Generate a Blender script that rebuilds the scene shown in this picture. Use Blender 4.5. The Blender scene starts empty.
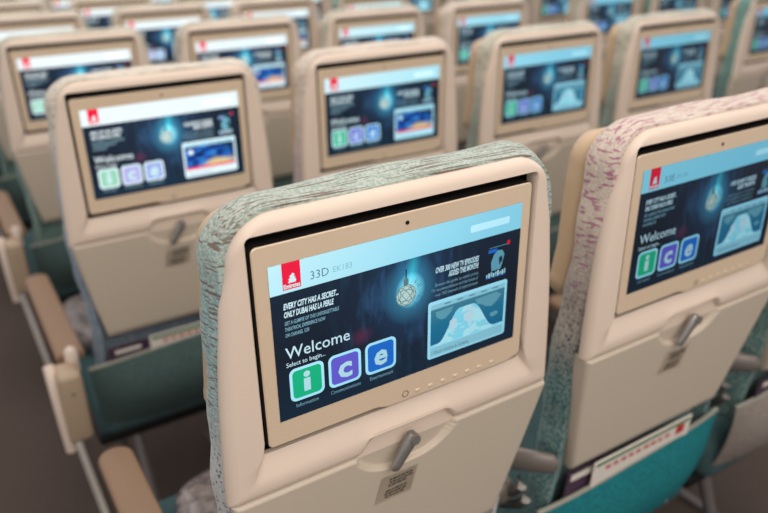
import bpy, bmesh, math, random
from mathutils import Vector, Matrix
random.seed(7)
SC = bpy.context.scene
COL = SC.collection

# ------------------------------------------------------------------ camera, world, light
Z0 = 1.04            # height of the screen centres above the floor
S, P = .485, .818    # seat spacing across, row pitch
yaw, pit, roll = .547, -.407, -.028
cam_d = bpy.data.cameras.new('camera'); cam = bpy.data.objects.new('camera', cam_d); COL.objects.link(cam)
cy, sy, cp, sp = math.cos(yaw), math.sin(yaw), math.cos(pit), math.sin(pit)
F = Vector((sy*cp, cy*cp, sp)); Rr = Vector((cy, -sy, 0)); U = Rr.cross(F)
c_, s_ = math.cos(roll), math.sin(roll)
RX = c_*Rr + s_*U; UY = -s_*Rr + c_*U
M3 = Matrix((RX, UY, -F)).transposed()
cam.matrix_world = Matrix.Translation((-.362, -.552, .341+Z0)) @ M3.to_4x4()
cam_d.sensor_width = 36; cam_d.lens = 36*729.186/768; cam_d.clip_start = .02
cam_d.dof.use_dof = True; cam_d.dof.focus_distance = .70; cam_d.dof.aperture_fstop = 3.4
SC.camera = cam
SC.view_settings.view_transform = 'Standard'; SC.view_settings.look = 'None'
SC.view_settings.gamma = 1; SC.view_settings.use_curve_mapping = False
SC.view_settings.exposure = 0.06

w = bpy.data.worlds.new('world'); SC.world = w; w.use_nodes = True
w.node_tree.nodes['Background'].inputs[0].default_value = (.93, .95, 1.0, 1)
w.node_tree.nodes['Background'].inputs[1].default_value = .55

def area(name, loc, rot, sx, sy_, power, colr):
    l = bpy.data.lights.new(name, 'AREA'); l.shape = 'RECTANGLE'; l.size = sx; l.size_y = sy_
    l.energy = power; l.color = colr
    o = bpy.data.objects.new(name, l); o.location = loc; o.rotation_euler = rot; COL.objects.link(o); return o
area('cabin_ceiling_light', (.7, 2.3, 2.45), (0, 0, 0), 2.2, 8.5, 70, (1, .97, .94))
area('aisle_ceiling_light', (-.75, .9, 2.35), (0, 0, 0), .5, 7.0, 14, (1, .93, .86))
area('rear_ceiling_light', (-.3, -1.9, 2.3), (math.radians(38), 0, 0), 2.6, 1.0, 23, (1, .93, .85))

area('window_daylight', (3.70, 2.6, 1.55), (0, math.radians(68), 0), .9, 5.5, 16, (.80, .88, 1))

# ------------------------------------------------------------------ helpers
def lin(c):
    return tuple(((v/255)/12.92 if v/255 <= .04045 else ((v/255+.055)/1.055)**2.4) for v in c)
def rgba(c): return (*lin(c), 1)

class NT:
    def __init__(s, name):
        s.m = bpy.data.materials.new(name); s.m.use_nodes = True; s.t = s.m.node_tree
        s.b = s.t.nodes['Principled BSDF']
    def n(s, typ, **k):
        x = s.t.nodes.new(typ)
        for a, v in k.items(): setattr(x, a, v)
        return x
    def l(s, a, b): s.t.links.new(a, b)
    def mix(s, f, a, b, blend='MIX'):
        x = s.n('ShaderNodeMix', data_type='RGBA', blend_type=blend)
        for i, v in ((0, f), (6, a), (7, b)):
            if isinstance(v, (int, float)): x.inputs[i].default_value = v
            elif isinstance(v, tuple): x.inputs[i].default_value = v
            else: s.l(v, x.inputs[i])
        return x.outputs[2]
    def math(s, op, a, b=None, clamp=False):
        x = s.n('ShaderNodeMath', operation=op, use_clamp=clamp)
        for i, v in ((0, a), (1, b)):
            if v is None: continue
            if isinstance(v, (int, float)): x.inputs[i].default_value = v
            else: s.l(v, x.inputs[i])
        return x.outputs[0]
    def ramp(s, f, stops, interp='LINEAR'):
        x = s.n('ShaderNodeValToRGB'); r = x.color_ramp; r.interpolation = interp
        while len(r.elements) < len(stops): r.elements.new(.5)
        for e, (p, c) in zip(r.elements, stops):
            e.position = p; e.color = c if len(c) == 4 else (*c, 1)
        s.l(f, x.inputs[0]); return x.outputs[0]
    def objco(s, scale=(1, 1, 1)):
        t = s.n('ShaderNodeTexCoord'); mp = s.n('ShaderNodeMapping'); mp.inputs['Scale'].default_value = scale
        s.l(t.outputs['Object'], mp.inputs[0]); return mp.outputs[0]
    def bump(s, h, strength=.2, dist=.002):
        x = s.n('ShaderNodeBump'); x.inputs['Strength'].default_value = strength; x.inputs['Distance'].default_value = dist
        s.l(h, x.inputs['Height']); s.l(x.outputs[0], s.b.inputs['Normal'])

def plastic(name, col, rough=.45, metal=0, grain=.06, spec=.4, gs=900):
    n = NT(name); co = n.objco()
    no = n.n('ShaderNodeTexNoise'); no.inputs['Scale'].default_value = gs; n.l(co, no.inputs['Vector'])
    lo = n.n('ShaderNodeTexNoise'); lo.inputs['Scale'].default_value = 9; n.l(co, lo.inputs['Vector'])
    c = n.mix(n.math('MULTIPLY', lo.outputs[0], .25), rgba(col), rgba(tuple(v*.93 for v in col)))
    n.l(c, n.b.inputs['Base Color'])
    n.b.inputs['Roughness'].default_value = rough; n.b.inputs['Metallic'].default_value = metal
    n.b.inputs['Specular IOR Level'].default_value = spec
    n.bump(no.outputs[0], grain, .0006)
    return n.m

def fabric(name, top, dash, mid, low, dash2, ssc=(60, 44, 300), thr=.58, st=(.42, .56, .66, .82), tsc=(38, 420, 200)):
    """woven cover whose printed pattern changes down the seat: dashes above, fine dots below"""
    n = NT(name); t = n.n('ShaderNodeTexCoord'); sep = n.n('ShaderNodeSeparateXYZ'); n.l(t.outputs['Object'], sep.inputs[0])
    z = sep.outputs[2]
    zf = n.math('DIVIDE', n.math('SUBTRACT', z, Z0-.5), .65, True)      # 0 at the bottom, 1 at the top
    base = n.ramp(zf, [(.0, rgba(low)), (st[0], rgba(low)), (st[1], rgba(mid)), (st[2], rgba(mid)), (st[3], rgba(top)), (1, rgba(top))])
    # marl
    ma = n.n('ShaderNodeTexNoise'); ma.inputs['Scale'].default_value = 330; ma.inputs['Detail'].default_value = 3
    n.l(t.outputs['Object'], ma.inputs['Vector'])
    base = n.mix(n.math('MULTIPLY', n.ramp(ma.outputs[0], [(.44, (0, 0, 0)), (.56, (1, 1, 1))]), .58), base,
                 n.mix(.5, base, rgba((236, 226, 212))))
    # dashes around the sides, lengthwise on the top
    def dashes(sc, lo_, hi, seedv, rot=0):
        mp = n.n('ShaderNodeMapping'); mp.inputs['Scale'].default_value = sc; mp.inputs['Location'].default_value = seedv; mp.inputs['Rotation'].default_value = (rot, 0, 0)
        n.l(t.outputs['Object'], mp.inputs[0])
        no = n.n('ShaderNodeTexNoise'); no.inputs['Scale'].default_value = 1; no.inputs['Detail'].default_value = 1
        n.l(mp.outputs[0], no.inputs['Vector'])
        return n.ramp(no.outputs[0], [(lo_, (0, 0, 0)), (hi, (1, 1, 1))])
    side = dashes(ssc, thr, thr+.06, (3, 1, 2)); topd = dashes(tsc, thr-.01, thr+.05, (1, 7, 2))
    istop = n.math('MULTIPLY', n.math('SUBTRACT', z, Z0+.112), 90, True)
    d = n.mix(istop, side, topd)
    dotm = n.n('ShaderNodeTexVoronoi'); dotm.inputs['Scale'].default_value = 150; n.l(t.outputs['Object'], dotm.inputs['Vector'])
    dots = n.ramp(dotm.outputs['Distance'], [(.24, (1, 1, 1)), (.34, (0, 0, 0))])
    updn = n.ramp(zf, [(.60, (0, 0, 0)), (.70, (1, 1, 1))])
    pat = n.mix(updn, dots, d)
    dc = n.mix(updn, rgba(dash2), rgba(dash))
    amt = n.math('MULTIPLY', pat, .78)
    colr = n.mix(amt, base, dc)
    n.l(colr, n.b.inputs['Base Color'])
    n.b.inputs['Roughness'].default_value = .95; n.b.inputs['Specular IOR Level'].default_value = .15
    n.b.inputs['Sheen Weight'].default_value = .15
    wv = n.n('ShaderNodeTexNoise'); wv.inputs['Scale'].default_value = 520; n.l(t.outputs['Object'], wv.inputs['Vector'])
    n.bump(wv.outputs[0], .6, .0012)
    return n.m

def cloth(name, col, col2, scale=160, rough=.9, bumpd=.001):
    n = NT(name); co = n.objco()
    v = n.n('ShaderNodeTexVoronoi'); v.inputs['Scale'].default_value = scale; n.l(co, v.inputs['Vector'])
    f = n.ramp(v.outputs['Distance'], [(.15, (1, 1, 1)), (.5, (0, 0, 0))])
    n.l(n.mix(f, rgba(col), rgba(col2)), n.b.inputs['Base Color']); n.b.inputs['Roughness'].default_value = rough
    n.b.inputs['Specular IOR Level'].default_value = .15
    n.bump(v.outputs['Distance'], .5, bumpd)
    return n.m

def obj(name, bm, mats, parent=None, smooth=35):
    bmesh.ops.recalc_face_normals(bm, faces=bm.faces[:])
    if smooth:
        for f in bm.faces: f.smooth = True
        for e in bm.edges:
            e.smooth = not (len(e.link_faces) == 2 and e.calc_face_angle(0) > math.radians(smooth))
    me = bpy.data.meshes.new(name); bm.to_mesh(me); bm.free()
    for m in (mats if isinstance(mats, (list, tuple)) else [mats]): me.materials.append(m)
    o = bpy.data.objects.new(name, me); COL.objects.link(o)
    if parent: o.parent = parent
    return o
def tag(o, label=None, cat=None, group=None, kind=None):
    if label: o['label'] = label
    if cat: o['category'] = cat
    if group: o['group'] = group
    if kind: o['kind'] = kind
    return o

def outline(xt, xb, zt, zb, rt, rb, xz=None, zbx=None, nt=24, ns=28, nb=80, nc=9):
    """closed tapered rounded rectangle in (x, z); the same point count every time"""
    def X(z):
        k = (zt-z)/(zt-zb); return xt+(xb-xt)*k
    pts = []
    for i in range(nt): pts.append((-(xt-rt)+2*(xt-rt)*i/nt, zt))
    for i in range(nc):
        a = math.pi/2*(1-i/nc); pts.append((X(zt)-rt+rt*math.cos(a), zt-rt+rt*math.sin(a)))
    zs0, zs1 = zt-rt, zb+rb
    for i in range(ns):
        z = zs0+(zs1-zs0)*i/ns; x = X(z)-(X(zt-rt)-X(zt))*max(0, 1-i/4)
        pts.append((xz(z, x) if xz else x, z))
    xB = X(zb); xB2 = xz(zb, xB) if xz else xB
    for i in range(nc):
        a = -math.pi/2*i/nc; pts.append((xB2-rb+rb*math.cos(a), zb+rb+rb*math.sin(a)))
    for i in range(nb):
        x = (xB2-rb)*(1-2*i/nb); pts.append((x, zb+(zbx(x) if zbx else 0)))
    for i in range(nc):
        a = -math.pi/2-math.pi/2*i/nc; pts.append((-(xB2-rb)+rb*math.cos(a), zb+rb+rb*math.sin(a)))
    for i in range(ns):
        z = zs1+(zs0-zs1)*i/ns; x = X(z)-(X(zt-rt)-X(zt))*max(0, (i-ns+4)/4)
        pts.append((-(xz(z, x) if xz else x), z))
    for i in range(nc):
        a = math.pi-math.pi/2*i/nc; pts.append((-(X(zt)-rt)+rt*math.cos(a), zt-rt+rt*math.sin(a)))
    return pts

def loft(rings, cap0=True, cap1=True, bm=None):
    bm = bm or bmesh.new(); V = [[bm.verts.new(p) for p in r] for r in rings]; n = len(rings[0])
    for a, b in zip(V, V[1:]):
        for i in range(n):
            j = (i+1) % n
            bm.faces.new((a[i], a[j], b[j], b[i]))
    for c, flag in ((V[0], cap0), (V[-1], cap1)):
        if flag:
            m = bm.verts.new(sum((v.co for v in c), Vector())/n)
            for i in range(n): bm.faces.new((c[i], c[(i+1) % n], m))
    return bm

def rbox(x0, x1, y0, y1, z0, z1, r=.01, seg=3, bm=None):
    bm = bm or bmesh.new()
    g = bmesh.ops.create_cube(bm, size=1); vs = g['verts']
    bmesh.ops.transform(bm, matrix=Matrix.Translation(((x0+x1)/2, (y0+y1)/2, (z0+z1)/2)) @ Matrix.Diagonal((x1-x0, y1-y0, z1-z0, 1)), verts=vs)
    es = list({e for v in vs for e in v.link_edges})
    bmesh.ops.bevel(bm, geom=es, offset=min(r, .49*min(x1-x0, y1-y0, z1-z0)), segments=seg, affect='EDGES', profile=.5)
    return bm

def tube(pts, rad, seg=10, flat=(1, 1), bm=None, up=(0, 0, 1)):
    """tube through points; rad number or list; elliptical by flat (across, up)"""
    pts = [Vector(p) for p in pts]; rings = []
    for i, p in enumerate(pts):
        d = (pts[min(i+1, len(pts)-1)]-pts[max(i-1, 0)]).normalized()
        u = Vector(up); a = d.cross(u)
        if a.length < .1: a = d.cross(Vector((0, 1, 0)))
        a.normalize(); b = a.cross(d)
        r = rad[i] if isinstance(rad, (list, tuple)) else rad
        rings.append([p+a*(r*flat[0]*math.cos(t))+b*(r*flat[1]*math.sin(t)) for t in [2*math.pi*k/seg for k in range(seg)]])
    return loft(rings, True, True, bm)

def smoothstep(a, b, x):
    t = max(0, min(1, (x-a)/(b-a))); return t*t*(3-2*t)

# ------------------------------------------------------------------ materials
M_shell = plastic('shell_plastic', (222, 199, 179), .40)
M_door = plastic('tray_plastic', (202, 185, 164), .45)
M_bezel = plastic('bezel_satin', (224, 198, 168), .36, metal=.15)
M_gap_shade = plastic('recess_shade', (26, 22, 20), .6)  # shade in the gap around the monitor, put in as a dark colour
M_metal = plastic('latch_metal', (158, 152, 146), .38, metal=.7, grain=.02)
M_metal2 = plastic('anchor_metal', (120, 114, 108), .36, metal=.8, grain=.02)
M_grey = plastic('bracket_grey', (122, 112, 104), .42, metal=.3)
M_leather = plastic('headrest_leather', (196, 166, 132), .5, grain=.5, gs=260)
M_arm = plastic('armrest_pad', (136, 106, 82), .55, grain=.3, gs=400)
M_panel = plastic('side_panel', (222, 200, 182), .4)
M_end = plastic('end_cap', (170, 146, 120), .45)
M_black = plastic('black_rubber', (14, 13, 13), .5)
M_leg = plastic('leg_alloy', (120, 112, 108), .4, metal=.6)
M_label = plastic('sticker', (208, 192, 170), .5)
M_ink = plastic('ink', (74, 66, 56), .6)
M_rim = plastic('pocket_piping', (150, 146, 132), .8)
M_paper = plastic('card_white', (226, 214, 200), .5)
M_green = plastic('card_green', (62, 120, 72), .5)
M_red = plastic('card_red', (190, 40, 46), .5)
M_mag = plastic('magazine_dark', (70, 48, 66), .4)
M_cush = cloth('cushion_cloth', (66, 88, 88), (48, 66, 68), 200)

def emis(name, col, k=1.0, tint=1.0, pattern=None, wash=0):
    """a colour of the display; LCD output drops and cools off-axis"""
    n = NT(name); n.b.inputs['Base Color'].default_value = (.005, .006, .008, 1)
    n.b.inputs['Roughness'].default_value = .25; n.b.inputs['Specular IOR Level'].default_value = .25
    lw = n.n('ShaderNodeLayerWeight'); lw.inputs[0].default_value = .5
    st = [(.0, (1.08, 1.05, 1.03)), (.08, (1., 1., 1.)), (.17, (.60, .88, .93)), (.25, (.36, .73, .86)), (.30, (.27, .62, .76)), (.42, (.19, .49, .60)), (.52, (.15, .42, .55)), (1, (.1, .3, .5))]
    mild = [(p, tuple((1-tint)*(c[1]*.5+.5*c[2])*(1.0)+tint*c[i] for i in range(3))) for p, c in st]
    r = n.ramp(lw.outputs['Facing'], [(p, c) for p, c in mild])
    src = pattern(n) if pattern else rgba(col)
    if wash: src = n.mix(n.ramp(lw.outputs['Facing'], [(0, (wash,)*3), (.07, (wash*.9,)*3), (.14, (.06,)*3), (.2, (0, 0, 0))]), src, (1, 1, 1, 1))
    n.l(n.mix(1.0, src, r, 'MULTIPLY'), n.b.inputs['Emission Color'])
    n.b.inputs['Emission Strength'].default_value = k
    return n.m

def uvsep(n):
    t = n.n('ShaderNodeUVMap'); s = n.n('ShaderNodeSeparateXYZ'); n.l(t.outputs[0], s.inputs[0]); return t.outputs[0], s.outputs[0], s.outputs[1]
def pat_bg(n):
    uv, u, v = uvsep(n)          # u right, v down
    mp = n.n('ShaderNodeMapping'); mp.inputs['Scale'].default_value = (26, 4, 1); n.l(uv, mp.inputs[0])
    no = n.n('ShaderNodeTexNoise'); no.inputs['Scale'].default_value = 1; no.inputs['Detail'].default_value = 4; n.l(mp.outputs[0], no.inputs['Vector'])
    dx = n.math('MULTIPLY', n.math('SUBTRACT', u, .512), 1.0); dy = n.math('MULTIPLY', n.math('SUBTRACT', v, .39), .50)
    dd = n.math('SQRT', n.math('ADD', n.math('MULTIPLY', dx, dx), n.math('MULTIPLY', dy, dy)))
    glow = n.ramp(dd, [(.0, rgba((190, 245, 245))), (.042, rgba((120, 215, 235))), (.062, rgba((48, 116, 146))), (.12, rgba((16, 40, 66))), (.2, rgba((8, 16, 28))), (.34, (0, 0, 0))])
    base = n.ramp(v, [(.15, rgba((22, 38, 56))), (.6, rgba((20, 30, 44))), (1, rgba((16, 40, 58)))])
    st = n.ramp(no.outputs[0], [(.48, (0, 0, 0)), (.68, rgba((34, 64, 92)))])
    mask = n.ramp(dd, [(.06, (0, 0, 0)), (.14, (1, 1, 1)), (.26, (.35, .35, .35)), (.36, (.0, .0, .0))])
    st = n.mix(1.0, st, mask, 'MULTIPLY')
    # beam rising above the lantern
    bx = n.ramp(n.math('ABSOLUTE', n.math('SUBTRACT', u, n.math('ADD', .545, n.math('MULTIPLY', v, -.10)))), [(.0, rgba((40, 190, 200))), (.03, rgba((12, 70, 96))), (.07, (0, 0, 0))])
    bv = n.ramp(v, [(.17, (.55, .55, .55)), (.28, (1, 1, 1)), (.42, (0, 0, 0))])
    beam = n.mix(1.0, bx, bv, 'MULTIPLY')
    a = n.mix(1.0, base, glow, 'ADD'); a = n.mix(1.0, a, st, 'ADD'); a = n.mix(.8, a, beam, 'ADD')
    rd = n.math('SQRT', n.math('ADD', n.math('POWER', n.math('SUBTRACT', u, .315), 2), n.math('POWER', n.math('MULTIPLY', n.math('SUBTRACT', v, .60), .7), 2)))
    a = n.mix(1.0, a, n.ramp(rd, [(0, rgba((90, 20, 50))), (.03, rgba((52, 14, 36))), (.05, (0, 0, 0))]), 'ADD')
    return a
def pat_map(n):
    uv, u, v = uvsep(n)
    return n.ramp(v, [(0, rgba((84, 150, 172))), (.45, rgba((36, 134, 170))), (1, rgba((26, 122, 164)))])
def pat_day(n):
    uv, u, v = uvsep(n)
    no = n.n('ShaderNodeTexNoise'); no.inputs['Scale'].default_value = 14; no.inputs['Detail'].default_value = 3; n.l(uv, no.inputs['Vector'])
    return n.ramp(no.outputs[0], [(.50, rgba((150, 222, 238))), (.54, rgba((196, 238, 242)))])
def pat_globe(n):
    uv, u, v = uvsep(n)
    no = n.n('ShaderNodeTexNoise'); no.inputs['Scale'].default_value = 4; no.inputs['Detail'].default_value = 2; n.l(uv, no.inputs['Vector'])
    a = n.ramp(no.outputs[0], [(.38, rgba((14, 30, 70))), (.5, rgba((20, 80, 180))), (.66, rgba((60, 150, 220)))])
    a = n.mix(n.ramp(n.math('SUBTRACT', u, v), [(.35, (0, 0, 0)), (.8, (1, 1, 1))]), a, rgba((14, 34, 60)))
    d = n.math('SQRT', n.math('ADD', n.math('POWER', n.math('MULTIPLY', n.math('SUBTRACT', u, .68), .62), 2), n.math('POWER', n.math('SUBTRACT', v, .88), 2)))
    d = n.math('ADD', d, n.math('MULTIPLY', n.math('SUBTRACT', no.outputs[0], .5), .3))
    return n.mix(n.ramp(d, [(.16, (1, 1, 1)), (.28, (0, 0, 0))]), a, rgba((226, 204, 150)))

E = dict(
 bg=emis('screen_picture', None, 1, .2, pat_bg), header=emis('screen_header', (236, 250, 255), 1.0, 1),
 pill=emis('screen_pill', (255, 255, 255), 1.25, .8), red=emis('screen_red', (240, 20, 62), 1.05, .0),
 white=emis('screen_white', (236, 250, 255), 1.0, .45), dim=emis('screen_dim', (150, 190, 205), .9, .4),
 ink=emis('screen_ink', (96, 122, 140), 1, .5), inkl=emis('screen_ink_light', (170, 200, 210), 1, .8),
 frame=emis('screen_frame', (226, 248, 255), 1.1, .8), green=emis('screen_green', (20, 196, 140), .95, .1, None, .38),
 purple=emis('screen_purple', (112, 100, 226), .95, .1, None, .42), blue=emis('screen_blue', (30, 118, 226), .95, .1, None, .40),
 glyph=emis('screen_glyph', (206, 240, 246), 1.0, .3), map=emis('screen_map', None, .9, .3, pat_map),
 day=emis('screen_day', None, 1.25, .4, pat_day), globe=emis('screen_globe', None, 1.0, .1, pat_globe),
 strip=emis('screen_strip', (172, 226, 240), 1, .4), teal=emis('screen_teal', (110, 176, 196), 1, .2),
 line=emis('screen_line', (30, 48, 66), 1, .1), gold=emis('screen_gold', (206, 232, 226), 1, .2), wire=emis('screen_wire', (104, 134, 138), 1, .1), ray=emis('screen_ray', (60, 140, 190), 1, .1),
)
EK = list(E); EM = [E[k] for k in EK]

# ------------------------------------------------------------------ display picture
SW, SH = .294, .166
_fontcache = {}
def text_mesh(body, off=0, shear=0):
    cu = bpy.data.curves.new('t', 'FONT'); cu.body = body; cu.size = 1; cu.offset = off; cu.shear = shear; cu.resolution_u = 2
    o = bpy.data.objects.new('t', cu); COL.objects.link(o)
    dg = bpy.context.evaluated_depsgraph_get(); me = o.evaluated_get(dg).to_mesh()
    vs = [v.co.copy() for v in me.vertices]; fs = [tuple(p.vertices) for p in me.polygons]
    o.evaluated_get(dg).to_mesh_clear(); bpy.data.objects.remove(o); bpy.data.curves.remove(cu)
    return vs, fs
class Screen:
    def __init__(s): s.bm = bmesh.new(); s.uv = s.bm.loops.layers.uv.new('UVMap')
    def pt(s, u, v, layer): return s.bm.verts.new(((u-.5)*SW, -.00045-.00006*layer-.028*(.5-v)*SH, Z0+(.5-v)*SH))
    def poly(s, pts, mat, layer, uvs=None):
        f = s.bm.faces.new([s.pt(u, v, layer) for u, v in pts]); f.material_index = EK.index(mat)
        for l, (a, b) in zip(f.loops, uvs or pts): l[s.uv].uv = (a, b)
        return f
    def rect(s, u0, v0, u1, v1, mat, layer, local=False):
        s.poly([(u0, v0), (u1, v0), (u1, v1), (u0, v1)], mat, layer, [(0, 0), (1, 0), (1, 1), (0, 1)] if local else None)
    def rrect(s, u0, v0, u1, v1, r, mat, layer):
        k = SW/SH; pts = []
        for cx, cy_, a0 in ((u1-r, v0+r*k, -90), (u1-r, v1-r*k, 0), (u0+r, v1-r*k, 90), (u0+r, v0+r*k, 180)):
            for i in range(7):
                a = math.radians(a0+15*i); pts.append((cx+r*math.cos(a), cy_+r*k*math.sin(a)))
        s.poly(pts, mat, layer)
    def text(s, body, u0, vb, u1, h, mat, layer=4, off=0, shear=0):
        """body fitted from u0 to u1, baseline vb, height h (as a share of the screen height)"""
        vs, fs = text_mesh(body, off, shear)
        x0 = min(v.x for v in vs); x1 = max(v.x for v in vs)
        sx = (u1-u0)/(x1-x0); sz = h/.72
        V = [s.pt(u0+(v.x-x0)*sx, vb-v.y*sz, layer) for v in vs]
        for f in fs:
            try: q = s.bm.faces.new([V[i] for i in f]); q.material_index = EK.index(mat)
            except ValueError: pass
def make_screen(seat_id, night, name):
    s = Screen()
    s.rect(0, 0, 1, 1, 'bg', 0); s.rect(0, 0, 1, .178, 'header', 1)
    s.rrect(.765, .070, .943, .118, .006, 'pill', 2)
    s.rect(.044, .0, .106, .160, 'red', 2)
    # white calligraphic flame and the word under it
    s.poly([(.064, .122), (.088, .122), (.091, .108), (.086, .098), (.089, .088), (.083, .092), (.086, .075), (.079, .066), (.074, .076), (.068, .082), (.072, .092), (.064, .100), (.068, .110), (.062, .116)], 'white', 3)
    s.text('Emirates', .047, .152, .103, .026, 'white', 3, .03)
    if seat_id:
        s.text(seat_id[0], .139, .137, .203, .052, 'ink', 3, -.004); s.text(seat_id[1], .218, .129, .287, .036, 'inkl', 3)
    s.text('EVERY CITY HAS A SECRET...', .041, .276, .234, .036, 'white', 3, .035, .22)
    s.text('ONLY DUBAI HAS LA PERLE', .041, .327, .216, .036, 'white', 3, .035, .22)
    s.text('GET A GLIMPSE OF THIS UNFORGETTABLE', .041, .375, .234, .024, 'dim', 3, .02, .2)
    s.text('THEATRICAL EXPERIENCE NOW', .041, .413, .184, .024, 'dim', 3, .02, .2)
    s.text('ON CHANNEL 1230', .041, .451, .124, .024, 'dim', 3, .02, .2)
    s.text('Welcome', .036, .594, .270, .078, 'white', 3, .004)
    s.text('Select to begin...', .036, .647, .176, .030, 'white', 3, .006)
    for i, (u, g, c, lab, a, b) in enumerate(((.043, 'i', 'green', 'Information', .061, .143), (.185, 'c', 'purple', 'Communications', .190, .306), (.327, 'e', 'blue', 'Entertainment', .344, .440))):
        s.rrect(u, .668, u+.125, .892, .022, 'frame', 2); s.rrect(u+.010, .686, u+.115, .874, .015, c, 3)
        if g == 'i':
            s.rect(u+.050, .755, u+.074, .842, 'glyph', 4)
            s.poly([(u+.062+.012*math.cos(t*.5236), .727+.021*math.sin(t*.5236)) for t in range(12)], 'glyph', 4)
        else: s.text(g, u+.036, .838, u+.090, .148, 'glyph', 4, .03, .12 if g == 'e' else 0)
        s.text(lab, a, .935, b, .026, 'dim', 3)
    # hanging wire lantern
    cu_, cv = .494, .415
    k = SW/SH; R_ = .041
    def ell(rx, ry, n=28, a0=0): return [(cu_+rx*math.cos(a0)*math.cos(t)-ry*math.sin(a0)*math.sin(t), cv+k*(rx*math.sin(a0)*math.cos(t)+ry*math.cos(a0)*math.sin(t))) for t in [2*math.pi*i/n for i in range(n)]]
    s.poly(ell(R_, R_), 'gold', 2)
    for a0, rx in ((0, R_), (.2, R_*.62), (.9, R_*.36), (1.7, R_*.55), (2.5, R_*.30), (-.5, R_*.75)):
        o1 = ell(rx, R_, 28, a0); o2 = ell(rx-.0022, R_-.0022, 28, a0)
        for i in range(28):
            j = (i+1) % 28; s.poly([o1[i], o1[j], o2[j], o2[i]], 'wire', 3)
    s.rect(cu_-.002, .24, cu_+.003, .33, 'line', 2); s.rrect(cu_-.010, .300, cu_+.010, .345, .006, 'wire', 3)
    rr_ = random.Random(3)
    for i in range(26):                      # fine bright rays to the right of the lantern
        a = rr_.uniform(-.9, 1.1); r0 = rr_.uniform(.045, .055); r1 = r0+rr_.uniform(.012, .03)
        p = lambda q, da: (cu_+q*math.cos(a+da), cv+k*q*math.sin(a+da))
        s.poly([p(r0, -.02), p(r1, -.006), p(r1, .006), p(r0, .02)], 'ray', 2)
    # upper right teaser
    s.text('OVER 300 NEW TV EPISODES', .617, .326, .808, .038, 'white', 3, .035, .2)
    s.text('ADDED THIS MONTH!', .673, .373, .808, .038, 'white', 3, .035, .2)
    s.text('Browse the guide to watch prime', .617, .420, .808, .024, 'dim', 3)
    s.text('TV recommendations and the finest of', .600, .455, .808, .024, 'dim', 3)
    s.text('over 1900 channels of entertainment', .617, .490, .808, .024, 'dim', 3)
    # small plain poster
    s.rect(.852, .275, .892, .30, 'blue', 2); s.rect(.856, .262, .938, .266, 'teal', 2)
    s.poly([(.870, .43), (.866, .37), (.878, .315), (.897, .290), (.918, .298), (.928, .33), (.920, .39), (.912, .43)], 'teal', 3)
    s.poly([(.902, .345), (.917, .335), (.920, .37), (.906, .40)], 'line', 4)
    s.rrect(.938, .240, .952, .270, .005, 'red', 3)
    for i in range(9): s.rect(.846+.0105*i, .448-.006*(i % 3), .853+.0105*i, .470+.004*(i % 2), 'white' if i % 2 else 'strip', 4)
    s.rect(.846, .474, .936, .480, 'blue', 3)
    # map window
    s.rrect(.588, .520, .951, .938, .012, 'frame', 2)
    s.rect(.600, .545, .940, .582, 'strip', 3)
    s.rect(.600, .578, .940, .850, 'globe' if night else 'map', 3, True)
    s.rect(.600, .858, .940, .925, 'header' if night else 'strip', 3)
    if night:
        s.rect(.600, .822, .940, .850, 'red', 4)
        s.poly([(.640+.018*math.cos(t*.5236), .64+.03*math.sin(t*.5236)) for t in range(12)], 'frame', 4)
    else:
        top = []; bot = []
        for i in range(31):
            x = .60+.34*i/30; q = (x-.60)/.34
            h = smoothstep(.10, .38, q)*(1-smoothstep(.56, .86, q))
            top.append((x, .838-.215*h)); bot.append((x, .850))
        for i in range(30):
            f = s.poly([top[i], top[i+1], bot[i+1], bot[i]], 'day', 4)
        # continents over the daylit part
        for pts in ([(.685, .70), (.700, .685), (.715, .70), (.718, .73), (.706, .76), (.700, .80), (.694, .81), (.692, .77), (.684, .74)],
                    [(.748, .68), (.775, .672), (.798, .69), (.802, .72), (.790, .745), (.782, .79), (.772, .785), (.768, .745), (.750, .725)],
                    [(.752, .645), (.785, .64), (.80, .655), (.785, .668), (.757, .667)]):
            s.poly(pts, 'white', 5)
        for pts in ([(.62, .60), (.70, .595), (.69, .63), (.665, .665), (.645, .665), (.625, .64)],
                    [(.80, .60), (.90, .595), (.925, .62), (.905, .66), (.88, .69), (.85, .675), (.83, .65), (.81, .64)],
                    [(.875, .74), (.905, .735), (.915, .76), (.89, .775), (.875, .765)]):
            s.poly(pts, 'teal', 5)
    for i in range(5): s.rect(.660+.055*i, .556, .688+.055*i, .563, 'ink', 4)
    s.text("> Watch Airshow & Cameras", .604, .912, .775, .030, 'ink', 4)
    me_bm = s.bm
    return me_bm

# ------------------------------------------------------------------ seat profile helpers
def Ys(z):       # front surface of the rear shell
    return -.028*z if z > -.17 else .00476+.20*(-.17-z)
def ring(pts, y, shift=Ys, dx=0): return [(x+dx, y+shift(z), z+Z0) for x, z in pts]

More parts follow.
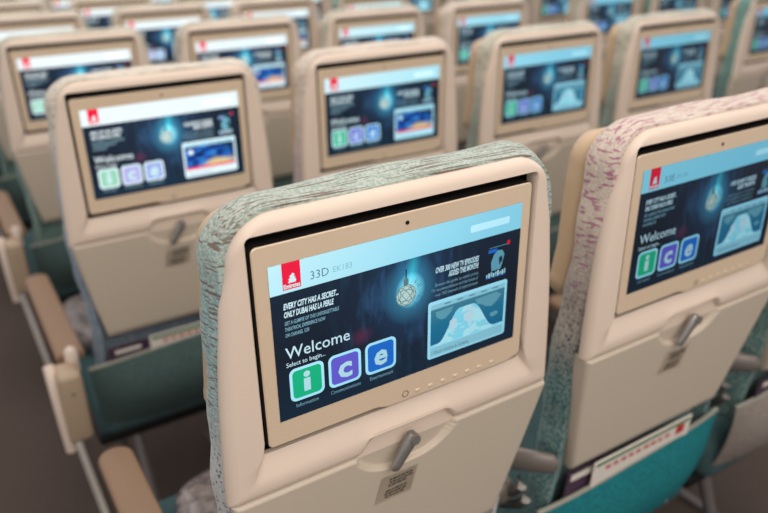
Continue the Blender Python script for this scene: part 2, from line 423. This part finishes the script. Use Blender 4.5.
def notch(x):    # the cut in the ledge above the tray latch
    return .017*smoothstep(-.064, -.044, x)*(1-smoothstep(.050, .068, x))
def shell_bm():
    bul = lambda z, x: x+.0042*math.sin(math.pi*max(0, min(1, (.088-z)/.256)))
    O = lambda e, zb=-.168, nf=notch: outline(.1855-e, .2085-e, .1318-e, zb+e*.9, .048-2.4*e, .004, xz=bul, zbx=nf)
    flare = lambda z, x: x+(.015*smoothstep(-.100, -.150, z))
    rim = outline(.1662, .1658, .1155, -.149, .006, .006, xz=flare, zbx=lambda x: .35*notch(x))
    rim2 = outline(.1652, .1645, .1148, -.141, .006, .006, xz=lambda z, x: x+.012*smoothstep(-.100, -.145, z))
    rec = outline(.1645, .1633, .1142, -.1195, .005, .004)
    H = .0022      # the shell sits a touch to the right of its monitor bay
    rs = [ring(O(e), y, Ys, H) for e, y in ((.004, .018), (.0008, .015), (0, .009), (.0012, .0055), (.0035, .0022), (.007, -.0006), (.0105, -.0019), (.0125, -.0024))]
    rs += [ring(rim, -.0030, Ys, -.001), ring(rim2, -.0018, Ys, -.001), ring(rec, .007, Ys, -.001), ring(rec, .0135, Ys, -.001), ring(rec, .024, Ys, -.001)]
    bm = loft(rs, False, False)
    # floor of the recess, and the plate seen through the latch cut
    p = [bm.verts.new(v) for v in ring([(-.1675, .118), (.1675, .118), (.1675, -.120), (-.1675, -.120)], .0235)]
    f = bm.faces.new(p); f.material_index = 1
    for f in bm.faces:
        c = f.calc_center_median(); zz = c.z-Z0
        # walls of the recess around the monitor are painted dark as the shade of the gap, except the sloping sill under it
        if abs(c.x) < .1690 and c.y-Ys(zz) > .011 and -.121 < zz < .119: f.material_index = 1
    rbox(-.072, .078, .0105, .016, Z0-.172, Z0-.138, .001, 1, bm)
    return bm

def door_bm():
    bm = bmesh.new(); nx, nz = 120, 72; zt, zb = -.1655, -.392; g = []
    def W(z): return .2065+(.166-.2065)*((zt-z)/(zt-zb))**1.15
    def scoop(x, z):
        w = smoothstep(-.067, -.061, x)*(1-smoothstep(.060, .066, x))
        edge = -.2015+.026*abs((x+.001)/.062)**3
        return w*smoothstep(edge-.0019, edge+.0019, z)
    for j in range(nz+1):
        t = j/nz; z = zt-.043*j/52 if j <= 52 else zt-.043+(zb-zt+.043)*(j-52)/(nz-52); row = []
        if j == 0: z = zt
        for i in range(nx+1):
            x = W(z)*(-1+2*i/nx); e = W(z)-abs(x)
            y = -.0012+Ys(z)+.0072*scoop(x, z)
            rr = .006; d = min(e, zt-z+.0, z-zb)
            if d < rr: y += rr-math.sqrt(max(0, rr*rr-(rr-d)**2))
            row.append(bm.verts.new((x+.003, y, z+Z0)))
        g.append(row)
    for j in range(nz):
        for i in range(nx): bm.faces.new((g[j][i], g[j][i+1], g[j+1][i+1], g[j+1][i]))
    # sides and back
    bord = g[0]+[r[-1] for r in g[1:]]+g[-1][-2::-1]+[r[0] for r in g[-2:0:-1]]
    back = [bm.verts.new((v.co.x*.985, v.co.y+.020, v.co.z)) for v in bord]; n = len(bord)
    for i in range(n): bm.faces.new((bord[i], bord[(i+1) % n], back[(i+1) % n], back[i]))
    bm.faces.new(back)
    return bm

def lip(x): return -.0040*smoothstep(-.040, -.020, x)*(1-smoothstep(.140, .154, x))
def bezel_bm():
    O = lambda e: outline(.1612-e, .1605-e, .1042-e, -.1105+e, .006-e*.5, .006-e*.5, zbx=lip)
    bm = loft([ring(O(e), y, lambda z: -.028*z, -.0006) for e, y in ((0, .018), (0, .003), (.0006, .0010), (.0018, .0))], True, True)
    for f in bm.faces:
        c = f.calc_center_median()
        if c.y+.028*(c.z-Z0) > .0016: f.material_index = 1  # housing edges behind the bezel front painted dark, standing in for their shade
    return bm

def BS(z): return .008-.03*z if z > -.03 else .0089+.15*(-.03-z)
def backrest_bm():
    sh = lambda z: BS(z)
    O = lambda e: outline(.190+e, .210+e, .1312+e, -.52, .050+e, .03, xz=lambda z, x: x-.022*smoothstep(-.15, -.40, z))
    prof = [(.0195, -.020), (.0185, -.010), (-.0005, -.006), (.0005, .003), (.010, .0065), (.016, .0085), (.019, .0075), (.023, .0095), (.031, .0100), (.038, .0085), (.046, .003), (.054, -.008), (.058, -.024)]
    rs = []
    for y, e in prof:
        r = ring(O(e), y, sh, .004); rs.append([(x+.0015*math.sin(z*70), yy, z+(.0016*math.sin(x*31+y*60) if z > Z0+.11 else 0)) for x, yy, z in r])
    return loft(rs)

def headrest_bm():
    sh = lambda z: BS(z)
    O = lambda e: outline(.186+e, .196+e, .116+e, -.115, .035+e, .04)
    return loft([ring(O(e), y, sh, .004) for y, e in ((.048, -.03), (.048, -.004), (.054, .002), (.066, .004), (.080, .0), (.088, -.010), (.091, -.03))])

def pocket_rim_bm():
    pts = []
    for i in range(41):
        s = -1+2*i/40; zt = -.437-.022*((1-s)/2)**2
        y = .058+.008*abs(s)**3-.028*math.sin(math.pi*.03)*(1-s**4)
        pts.append((s*.212, y-.001, zt+Z0))
    return tube(pts, .0042, 8)
def pocket_bm():
    bm = bmesh.new(); nx, nz = 40, 14; g = []
    for j in range(nz+1):
        t = j/nz; row = []
        for i in range(nx+1):
            s = -1+2*i/nx
            zt = -.437-.022*((1-s)/2)**2; zb = -.625+.075*max(0, s)**3+.012*abs(s)**3
            z = zt+(zb-zt)*t; x = s*(.212-.012*t)
            y = .058+.008*abs(s)**3-.028*math.sin(math.pi*min(1, t*.95+.03))*(1-s**4)+.03*t**2
            row.append(bm.verts.new((x, y, z+Z0)))
        g.append(row)
    for j in range(nz):
        for i in range(nx): bm.faces.new((g[j][i], g[j][i+1], g[j+1][i+1], g[j+1][i]))
    bmesh.ops.recalc_face_normals(bm, faces=bm.faces[:])
    bmesh.ops.solidify(bm, geom=bm.faces[:], thickness=.004)
    return bm

# ------------------------------------------------------------------ fabrics
aqua = fabric('fabric_aqua_brown', (150, 162, 150), (100, 68, 54), (124, 158, 156), (178, 176, 172), (62, 66, 74), (60, 40, 400), .555, (.54, .72, .84, .97), (17, 620, 280))
rose = fabric('fabric_rose_dash', (196, 177, 160), (158, 84, 118), (150, 138, 128), (34, 104, 104), (40, 52, 60), (95, 60, 230), .565)
blue = fabric('fabric_pale_blue', (204, 190, 172), (150, 150, 146), (150, 160, 172), (96, 120, 140), (70, 84, 100))
sage = fabric('fabric_sage', (186, 178, 158), (130, 134, 120), (140, 150, 138), (84, 128, 120), (60, 90, 90))
blush = fabric('fabric_blush', (204, 188, 170), (178, 148, 138), (206, 184, 176), (130, 120, 116), (110, 90, 96))
teal = fabric('fabric_teal', (86, 138, 128), (60, 110, 104), (66, 126, 116), (34, 96, 92), (30, 66, 70))
P_teal = cloth('pocket_teal', (30, 112, 116), (18, 74, 82), 260)
P_green = cloth('pocket_grey_green', (76, 94, 90), (56, 68, 68), 220)
P_taupe = cloth('pocket_taupe', (142, 130, 120), (110, 102, 96), 260)

# ------------------------------------------------------------------ setting
def structure(name, bm, m):
    return tag(obj(name, bm, m, None, 0), kind='structure')
carpet = NT('carpet'); cco = carpet.objco()
cn = carpet.n('ShaderNodeTexNoise'); cn.inputs['Scale'].default_value = 240; cn.inputs['Detail'].default_value = 4; carpet.l(cco, cn.inputs['Vector'])
carpet.l(carpet.ramp(cn.outputs[0], [(.35, rgba((72, 60, 54))), (.65, rgba((104, 90, 82)))]), carpet.b.inputs['Base Color'])
carpet.b.inputs['Roughness'].default_value = 1; carpet.b.inputs['Specular IOR Level'].default_value = .1; carpet.bump(cn.outputs[0], .8, .004)
structure('floor', rbox(-2.4, 3.85, -2.4, 9, -.05, 0, .001, 1), carpet.m)
M_wall = plastic('wall_panel', (222, 214, 204), .6)
structure('trim_1', rbox(-.228, -.212, .0, 5.2, 0, .012, .002, 1), plastic('seat_track', (196, 184, 172), .4))
structure('wall_right', rbox(3.80, 3.85, -2.4, 9, 0, 1.9, .001, 1), M_wall)

# ------------------------------------------------------------------ the first seat
def build_seat():
    root = bpy.data.objects.new('airline_seat', None); COL.objects.link(root)
    root.empty_display_size = .1
    obj('back_shell', shell_bm(), [M_shell, M_gap_shade], root, 40)
    d = obj('tray_table', door_bm(), M_door, root, 70)
    # latch: round pivot, tapering bar
    bm = bmesh.new(); y0 = Ys(-.17)
    a = Vector((.004, y0-.0055, Z0-.162)); b = Vector((-.018, y0-.0015, Z0-.199))
    tube([a+(a-b)*.12, a+(a-b)*.1, a, b.lerp(a, .6), b.lerp(a, .15), b, b+(b-a)*.05], [.004, .0080, .0092, .0078, .0070, .0060, .003], 16, (1, .7), bm, (0, 1, 0))
    g = bmesh.ops.create_cone(bm, cap_ends=True, segments=20, radius1=.0065, radius2=.006, depth=.012)
    bmesh.ops.transform(bm, matrix=Matrix.Translation(a+Vector((0, -.002, 0))) @ Matrix.Rotation(math.pi/2, 4, 'X'), verts=g['verts'])
    tag(obj('latch', bm, M_metal, d, 40), 'grey metal turn latch')
    bm = bmesh.new(); tl = [(-.030, -.214), (.020, -.2145), (.014, -.256), (-.036, -.255)]
    def P2(x, z, k=0): return (x, Ys(z)-.0015-k, z+Z0)
    bm.faces.new([bm.verts.new(P2(*p)) for p in tl]); bmesh.ops.solidify(bm, geom=bm.faces[:], thickness=-.0002)
    for blk, (zz, xs) in enumerate(((-.220, -.018), (-.238, -.022))):
        for i in range(3):
            x = xs+random.uniform(-.002, .003); z1 = zz-.0048*i
            while x < xs+.030-.003*i:
                wd = random.uniform(.003, .007)
                f = bm.faces.new([bm.verts.new(P2(px, pz, .0003)) for px, pz in ((x, z1), (x+wd, z1), (x+wd-.0006, z1-.003), (x-.0006, z1-.003))]); f.material_index = 1
                x += wd+.0012
    tag(obj('notice_label', bm, [M_label, M_ink], d, 0), 'small tan sticker with two blocks of dark print')
    mon = obj('monitor', bezel_bm(), [M_bezel, M_gap_shade], root, 30)
    tilt = Matrix.Identity(4)
    sc = obj('screen', make_screen(None, False, 'x'), EM, mon, 0)
    bm = bmesh.new(); g = bmesh.ops.create_cone(bm, cap_ends=True, segments=18, radius1=.0022, radius2=.0020, depth=.0012)
    bmesh.ops.transform(bm, matrix=Matrix.Translation((0, -.0026-.0002, Z0+.0925)) @ Matrix.Rotation(math.pi/2, 4, 'X'), verts=g['verts'])
    tag(obj('camera_lens', bm, M_black, mon, 30), 'small black camera dot')
    # power ring and the touch buttons
    bm = bmesh.new(); rr = []
    for k in range(28):
        a = 2*math.pi*k/28; rr.append(Vector((-.002+.0036*math.cos(a), -.028*-.104-.0002, Z0-.1052+.0036*math.sin(a))))
    rings = []
    for k in range(28):
        a = 2*math.pi*k/28; n = Vector((math.cos(a), 0, math.sin(a)))
        rings.append([rr[k]+n*.0004*math.cos(t)+Vector((0, .0004*math.sin(t), 0)) for t in (0, 1.571, 3.142, 4.712)])
    V = [[bm.verts.new(p) for p in r] for r in rings]
    for k in range(28):
        for j in range(4): bm.faces.new((V[k][j], V[(k+1) % 28][j], V[(k+1) % 28][(j+1) % 4], V[k][(j+1) % 4]))
    tag(obj('power_button', bm, M_ink, mon), 'dark ring-shaped power button')
    for x in (.014, .031, .048, .065, .082, .099, .117):
        bm = bmesh.new(); g = bmesh.ops.create_uvsphere(bm, u_segments=12, v_segments=6, radius=.003)
        bmesh.ops.transform(bm, matrix=Matrix.Translation((x, .0034, Z0-.1065)) @ Matrix.Diagonal((1.35, .45, .8, 1)), verts=g['verts'])
        obj('button', bm, M_bezel, mon)
    obj('backrest', backrest_bm(), aqua, root, 60)
    tag(obj('headrest', headrest_bm(), M_leather, root, 60), 'tan leather headrest on the front of the backrest')
    pk = tag(obj('literature_pocket', pocket_bm(), P_teal, root, 60), 'sagging fabric pocket under the tray table')
    tag(obj('pocket_rim', pocket_rim_bm(), M_rim, pk, 60), 'pale piping along the pocket mouth')
    # seat pan
    bm = rbox(-.212, .212, .09, .56, Z0-.66, Z0-.565, .03, 4); obj('seat_cushion', bm, M_cush, root, 50)
    bm = rbox(-.215, .215, .13, .54, Z0-.70, Z0-.665, .01, 2); obj('seat_frame', bm, M_black, root)
    for x in (-.13, .13):
        bm = tube([(x, .16, .36), (x, .10, .20), (x, .03, .02), (x, .02, 0)], [.014, .013, .012, .016], 10, (1, 1), None, (1, 0, 0)); obj('leg', bm, M_leg, root)
        bm = tube([(x, .46, .36), (x, .44, .02), (x, .44, 0)], [.014, .012, .016], 10, (1, 1), None, (1, 0, 0)); obj('leg', bm, M_leg, root)
    for x in (-.13, .13):
        obj('floor_rail', rbox(x-.012, x+.012, -.02, .50, 0, .014, .002, 1), M_leg, root)
    arm(root, -.2425)
    return root

def arm(root, x, rear=.165):
    a = obj('armrest', rbox(x-.020, x+.020, .10, .500, Z0-.455, Z0-.415, .012, 3), M_grey, root, 50)
    # top pad with rounded front
    bm = bmesh.new(); rs = []
    for k, (e, z) in enumerate(((.003, -.420), (0, -.414), (0, -.404), (.002, -.400), (.006, -.398))):
        pts = []
        wd = .027-e
        for i in range(13):
            t = math.pi*i/12; pts.append((x+wd*math.cos(t), .485-e+.030*math.sin(t)*.8, Z0+z))
        pts += [(x-wd, rear+e, Z0+z), (x+wd, rear+e, Z0+z)]
        rs.append(pts)
    loft(rs, True, True, bm)
    tag(obj('armrest_pad', bm, M_arm, a, 40), 'brown armrest pad')
    if rear < .1:      # aisle side: a short upright hinge under the end of the pad
        bm = tube([(x, .045, Z0-.44), (x, .035, Z0-.41), (x, .030, Z0-.385), (x, .030, Z0-.378)], [.013, .013, .012, .006], 12, (1, 1), None, (0, 1, 0))
        tag(obj('hinge_cover', bm, M_panel, a, 50), 'pale hinge cover'); return
    # rounded hinge lug behind
    bm = tube([(x-.004, .15, Z0-.385), (x+.000, .11, Z0-.368), (x+.020, .075, Z0-.362), (x+.041, .052, Z0-.362), (x+.047, .047, Z0-.362)], [.018, .018, .017, .015, .008], 14, (.6, 1.1))
    obj('hinge_cover', bm, M_grey, a, 50)
    for dx, dz in ((-.014, .018), (-.004, -.012)):
        bm = tube([(x+dx+.020, .13, Z0-.47+dz), (x+dx+.022, .095, Z0-.445+dz), (x+dx+.022, .080, Z0-.425+dz), (x+dx+.021, .088, Z0-.412+dz)], [.007, .008, .008, .004], 12)
        tag(obj('belt_anchor', bm, M_metal2, a, 50), 'shiny metal belt anchor')

proto = build_seat()
SMALL = {'notice_label', 'camera_lens', 'power_button', 'button', 'belt_anchor', 'floor_rail', 'leg'}
base = lambda n: n.split('.')[0]
def copy_tree(o, parent, skip):
    c = o.copy(); COL.objects.link(c); c.parent = parent
    for ch in list(o.children):
        if base(ch.name) in skip: continue
        copy_tree(ch, c, skip)
    return c
def child(root, name):
    for c in root.children_recursive:
        if base(c.name) == name: return c
def setmat(o, m):
    s = o.material_slots[0]; s.link = 'OBJECT'; s.material = m

scr = {}
for key, sid, night in (('33D', ('33D', 'EK183'), False), ('33E', ('33E', 'EK183'), False), ('night', None, True)):
    t = obj('screen', make_screen(sid, night, key), EM, None, 0); scr[key] = t.data; bpy.data.objects.remove(t)
scr['day'] = child(proto, 'screen').data

ROWS = ['nearest row', 'second row', 'third row', 'fourth row', 'fifth row', 'sixth row']
fabs = {aqua: 'aqua and brown flecked', rose: 'cream and rose dashed', blue: 'pale blue-grey', sage: 'sage grey', blush: 'cream blush', teal: 'teal'}
layout = []
for r in range(6):
    for c in range(4):
        if r == 0 and c > 2: continue
        layout.append((r, c))
FAB = {(0, 0): aqua, (0, 1): rose, (0, 2): teal, (1, 0): blue, (1, 1): blush, (1, 2): sage, (1, 3): sage,
       (2, 0): sage, (2, 1): sage, (2, 2): sage, (2, 3): blush, (3, 3): teal, (4, 3): blush}
POCK = {(0, 0): P_teal, (0, 1): P_teal, (0, 2): P_taupe, (1, 0): P_green}
COLS = ['beside the left aisle', 'second from the left aisle', 'third from the left aisle', 'fourth from the left aisle']
seats = {}
def place(r, c, x, y, fab, pock, screen, label, group, last=False):
    root = proto if (r, c) == (0, 0) else copy_tree(proto, None, SMALL if r > 1.5 else set())
    root.location = (x, y, 0)
    setmat(child(root, 'backrest'), fab); setmat(child(root, 'literature_pocket'), pock)
    child(root, 'screen').data = scr[screen]
    tag(root, label, 'seat', group)
    if last: arm(root, .2425)
    seats[(r, c)] = root
    return root
special = {
 (0, 0): 'beige airliner seat in sharp focus, aqua and brown flecked cover, screen reading 33D',
 (0, 1): 'beige airliner seat with cream and rose dashed cover, screen reading 33E',
 (0, 2): 'nearest-row airliner seat at the right edge, taupe pocket, right of the 33E seat'}
order = sorted(layout, key=lambda k: k != (0, 0))
for (r, c) in [k for k in order if k != (0, 0)]+[(0, 0)]:
    fab = FAB.get((r, c), (sage, blush, blue, sage)[(r+c) % 4])
    lab = special.get((r, c)) or 'airliner seat with %s cover, %s, %s' % (fabs[fab], ROWS[r], COLS[c])
    sk = '33D' if (r, c) == (0, 0) else '33E' if (r, c) == (0, 1) else 'day' if (r, c) in ((1, 2), (1, 3), (0, 2), (2, 3)) else 'night'
    place(r, c, c*S, r*P, fab, POCK.get((r, c), P_green), sk, lab, 'airliner seats in the middle block', c == 3)
RC = ['just beyond the far aisle', 'second beyond the far aisle', 'third beyond the far aisle']
for k in range(1, 6):
    for c in range(5, 8):
        fab = teal if (k == 1 and c == 5) else (blush, sage, teal)[(k+c) % 3]
        if k == 1 and c > 5: continue
        place(k+.36, c, c*S, (k+.36)*P, fab, P_green, 'day', 'airliner seat with %s cover, %s, %s' % (fabs[fab], ROWS[k], RC[c-5]),
              'airliner seats in the block beyond the far aisle', c == 7)

# ------------------------------------------------------------------ aisle-side end panels of the left column
def side_panel(root):
    x = -.262
    a = obj('side_panel', rbox(x-.020, x+.026, -.025, .045, Z0-.565, Z0-.410, .012, 4), M_end, root, 50)
    bm = tube([(x-.020, .0, Z0-.590), (x-.023, .0, Z0-.52), (x-.025, .01, Z0-.43), (x-.025, .03, Z0-.405)], .011, 10, (1, 1), None, (0, 1, 0)); tag(obj('edge_trim', bm, M_panel, a, 50), 'pale edge trim')
    bm = bmesh.new(); g = bmesh.ops.create_cone(bm, cap_ends=True, segments=14, radius1=.004, radius2=.003, depth=.002)
    bmesh.ops.transform(bm, matrix=Matrix.Translation((x+.004, -.0262, Z0-.450)) @ Matrix.Rotation(math.pi/2, 4, 'X'), verts=g['verts'])
    obj('screw', bm, M_metal, a, 30)
for r in range(0, 4):
    for ch in [c for c in seats[(r, 0)].children if base(c.name) == 'armrest']:
        for g in list(ch.children): bpy.data.objects.remove(g)
        bpy.data.objects.remove(ch)
    arm(seats[(r, 0)], -.2425, .05)
    side_panel(seats[(r, 0)])

# ------------------------------------------------------------------ pocket literature
def flat_card(name, root, x0, x1, z0, z1, y, mats, stripes, rot=0):
    bm = bmesh.new(); rbox(-(x1-x0)/2, (x1-x0)/2, -.0015, .0015, 0, z1-z0, .0006, 1, bm)
    for (a, b, c, d, mi) in stripes:
        W_, H_ = x1-x0, z1-z0
        f = bm.faces.new([bm.verts.new((-W_/2+u*W_, -.0019, v*H_)) for u, v in ((a, c), (b, c), (b, d), (a, d))]); f.material_index = mi
    o = obj(name, bm, mats, None, 0)
    o.location = Vector(root.location)+Vector(((x0+x1)/2, y, Z0+z0)); o.rotation_euler = (.10, rot, 0)
    return o
txt = [(.12+.075*i, .12+.075*i+random.uniform(.04, .06), .885, .918, 2) for i in range(9)]
A_, B_, C_, R3 = seats[(0, 0)], seats[(0, 1)], seats[(1, 0)], seats[(0, 2)]
tag(flat_card('safety_card', B_, -.115, .115, -.60, -.398, .069, [M_paper, M_green, M_red], [(0.02, .98, .955, .985, 1), (.84, .93, .86, .95, 2)]+txt, .0), 'white safety card with green edge and red print in the teal pocket', 'card')
tag(flat_card('safety_card', C_, -.085, .145, -.60, -.412, .069, [M_paper, M_green, M_red], [(0.02, .98, .945, .985, 1)]+txt, .0), 'white safety card with green edge in the grey-green pocket of the second-row aisle seat', 'card')
tag(flat_card('magazine', B_, -.165, .09, -.60, -.405, .078, [M_mag, M_paper, M_red], [(.03, .22, .90, .97, 1)], .02), 'dark magazine behind the safety card in the teal pocket of the 33E seat', 'magazine')
tag(flat_card('magazine', C_, -.17, .10, -.60, -.420, .078, [M_mag, M_paper, M_red], [(.05, .25, .90, .95, 1)], .0), 'dark magazine behind the safety card in the second-row aisle seat pocket', 'magazine')
tag(flat_card('magazine', R3, -.17, .10, -.60, -.415, .074, [M_mag, M_paper, M_red], [(.05, .28, .90, .96, 1)], .02), 'dark magazine in the taupe pocket at the right edge', 'magazine')

# ------------------------------------------------------------------ plastic-wrapped blankets on the cushions
pl = NT('plastic_wrap'); pco = pl.objco((1, 1, 1))
pn = pl.n('ShaderNodeTexNoise'); pn.inputs['Scale'].default_value = 34; pn.inputs['Detail'].default_value = 5; pn.inputs['Distortion'].default_value = 1.2; pl.l(pco, pn.inputs['Vector'])
pl.l(pl.ramp(pn.outputs[0], [(.38, rgba((84, 74, 72))), (.62, rgba((140, 124, 118)))]), pl.b.inputs['Base Color'])
pl.b.inputs['Roughness'].default_value = .16; pl.b.inputs['Coat Weight'].default_value = .8; pl.b.inputs['Coat Roughness'].default_value = .08
pl.bump(pn.outputs[0], 1.0, .012)
def blanket(root, x, y, sx, sy_, label):
    bm = bmesh.new(); bmesh.ops.create_uvsphere(bm, u_segments=40, v_segments=24, radius=1)
    rnd = random.Random(int(x*1000))
    for v in bm.verts:
        p = v.co; q = Vector([math.copysign(abs(t)**.55, t) for t in p])
        k = 1+.05*math.sin(9*q.x+4*q.y)+.05*math.sin(13*q.y-5*q.x)
        v.co = Vector((q.x*sx, q.y*sy_, q.z*.032*k))
    o = obj('wrapped_blanket', bm, pl.m, None, 60); o.location = Vector(root.location)+Vector((x, y, Z0-.565+.030))
    return tag(o, label, 'blanket')
blanket(A_, -.02, .40, .155, .12, 'folded blanket in crinkled clear plastic on the cushion ahead of the 33D seat back')
blanket(C_, -.05, .45, .155, .15, 'folded blanket in crinkled clear plastic on the second-row aisle cushion')
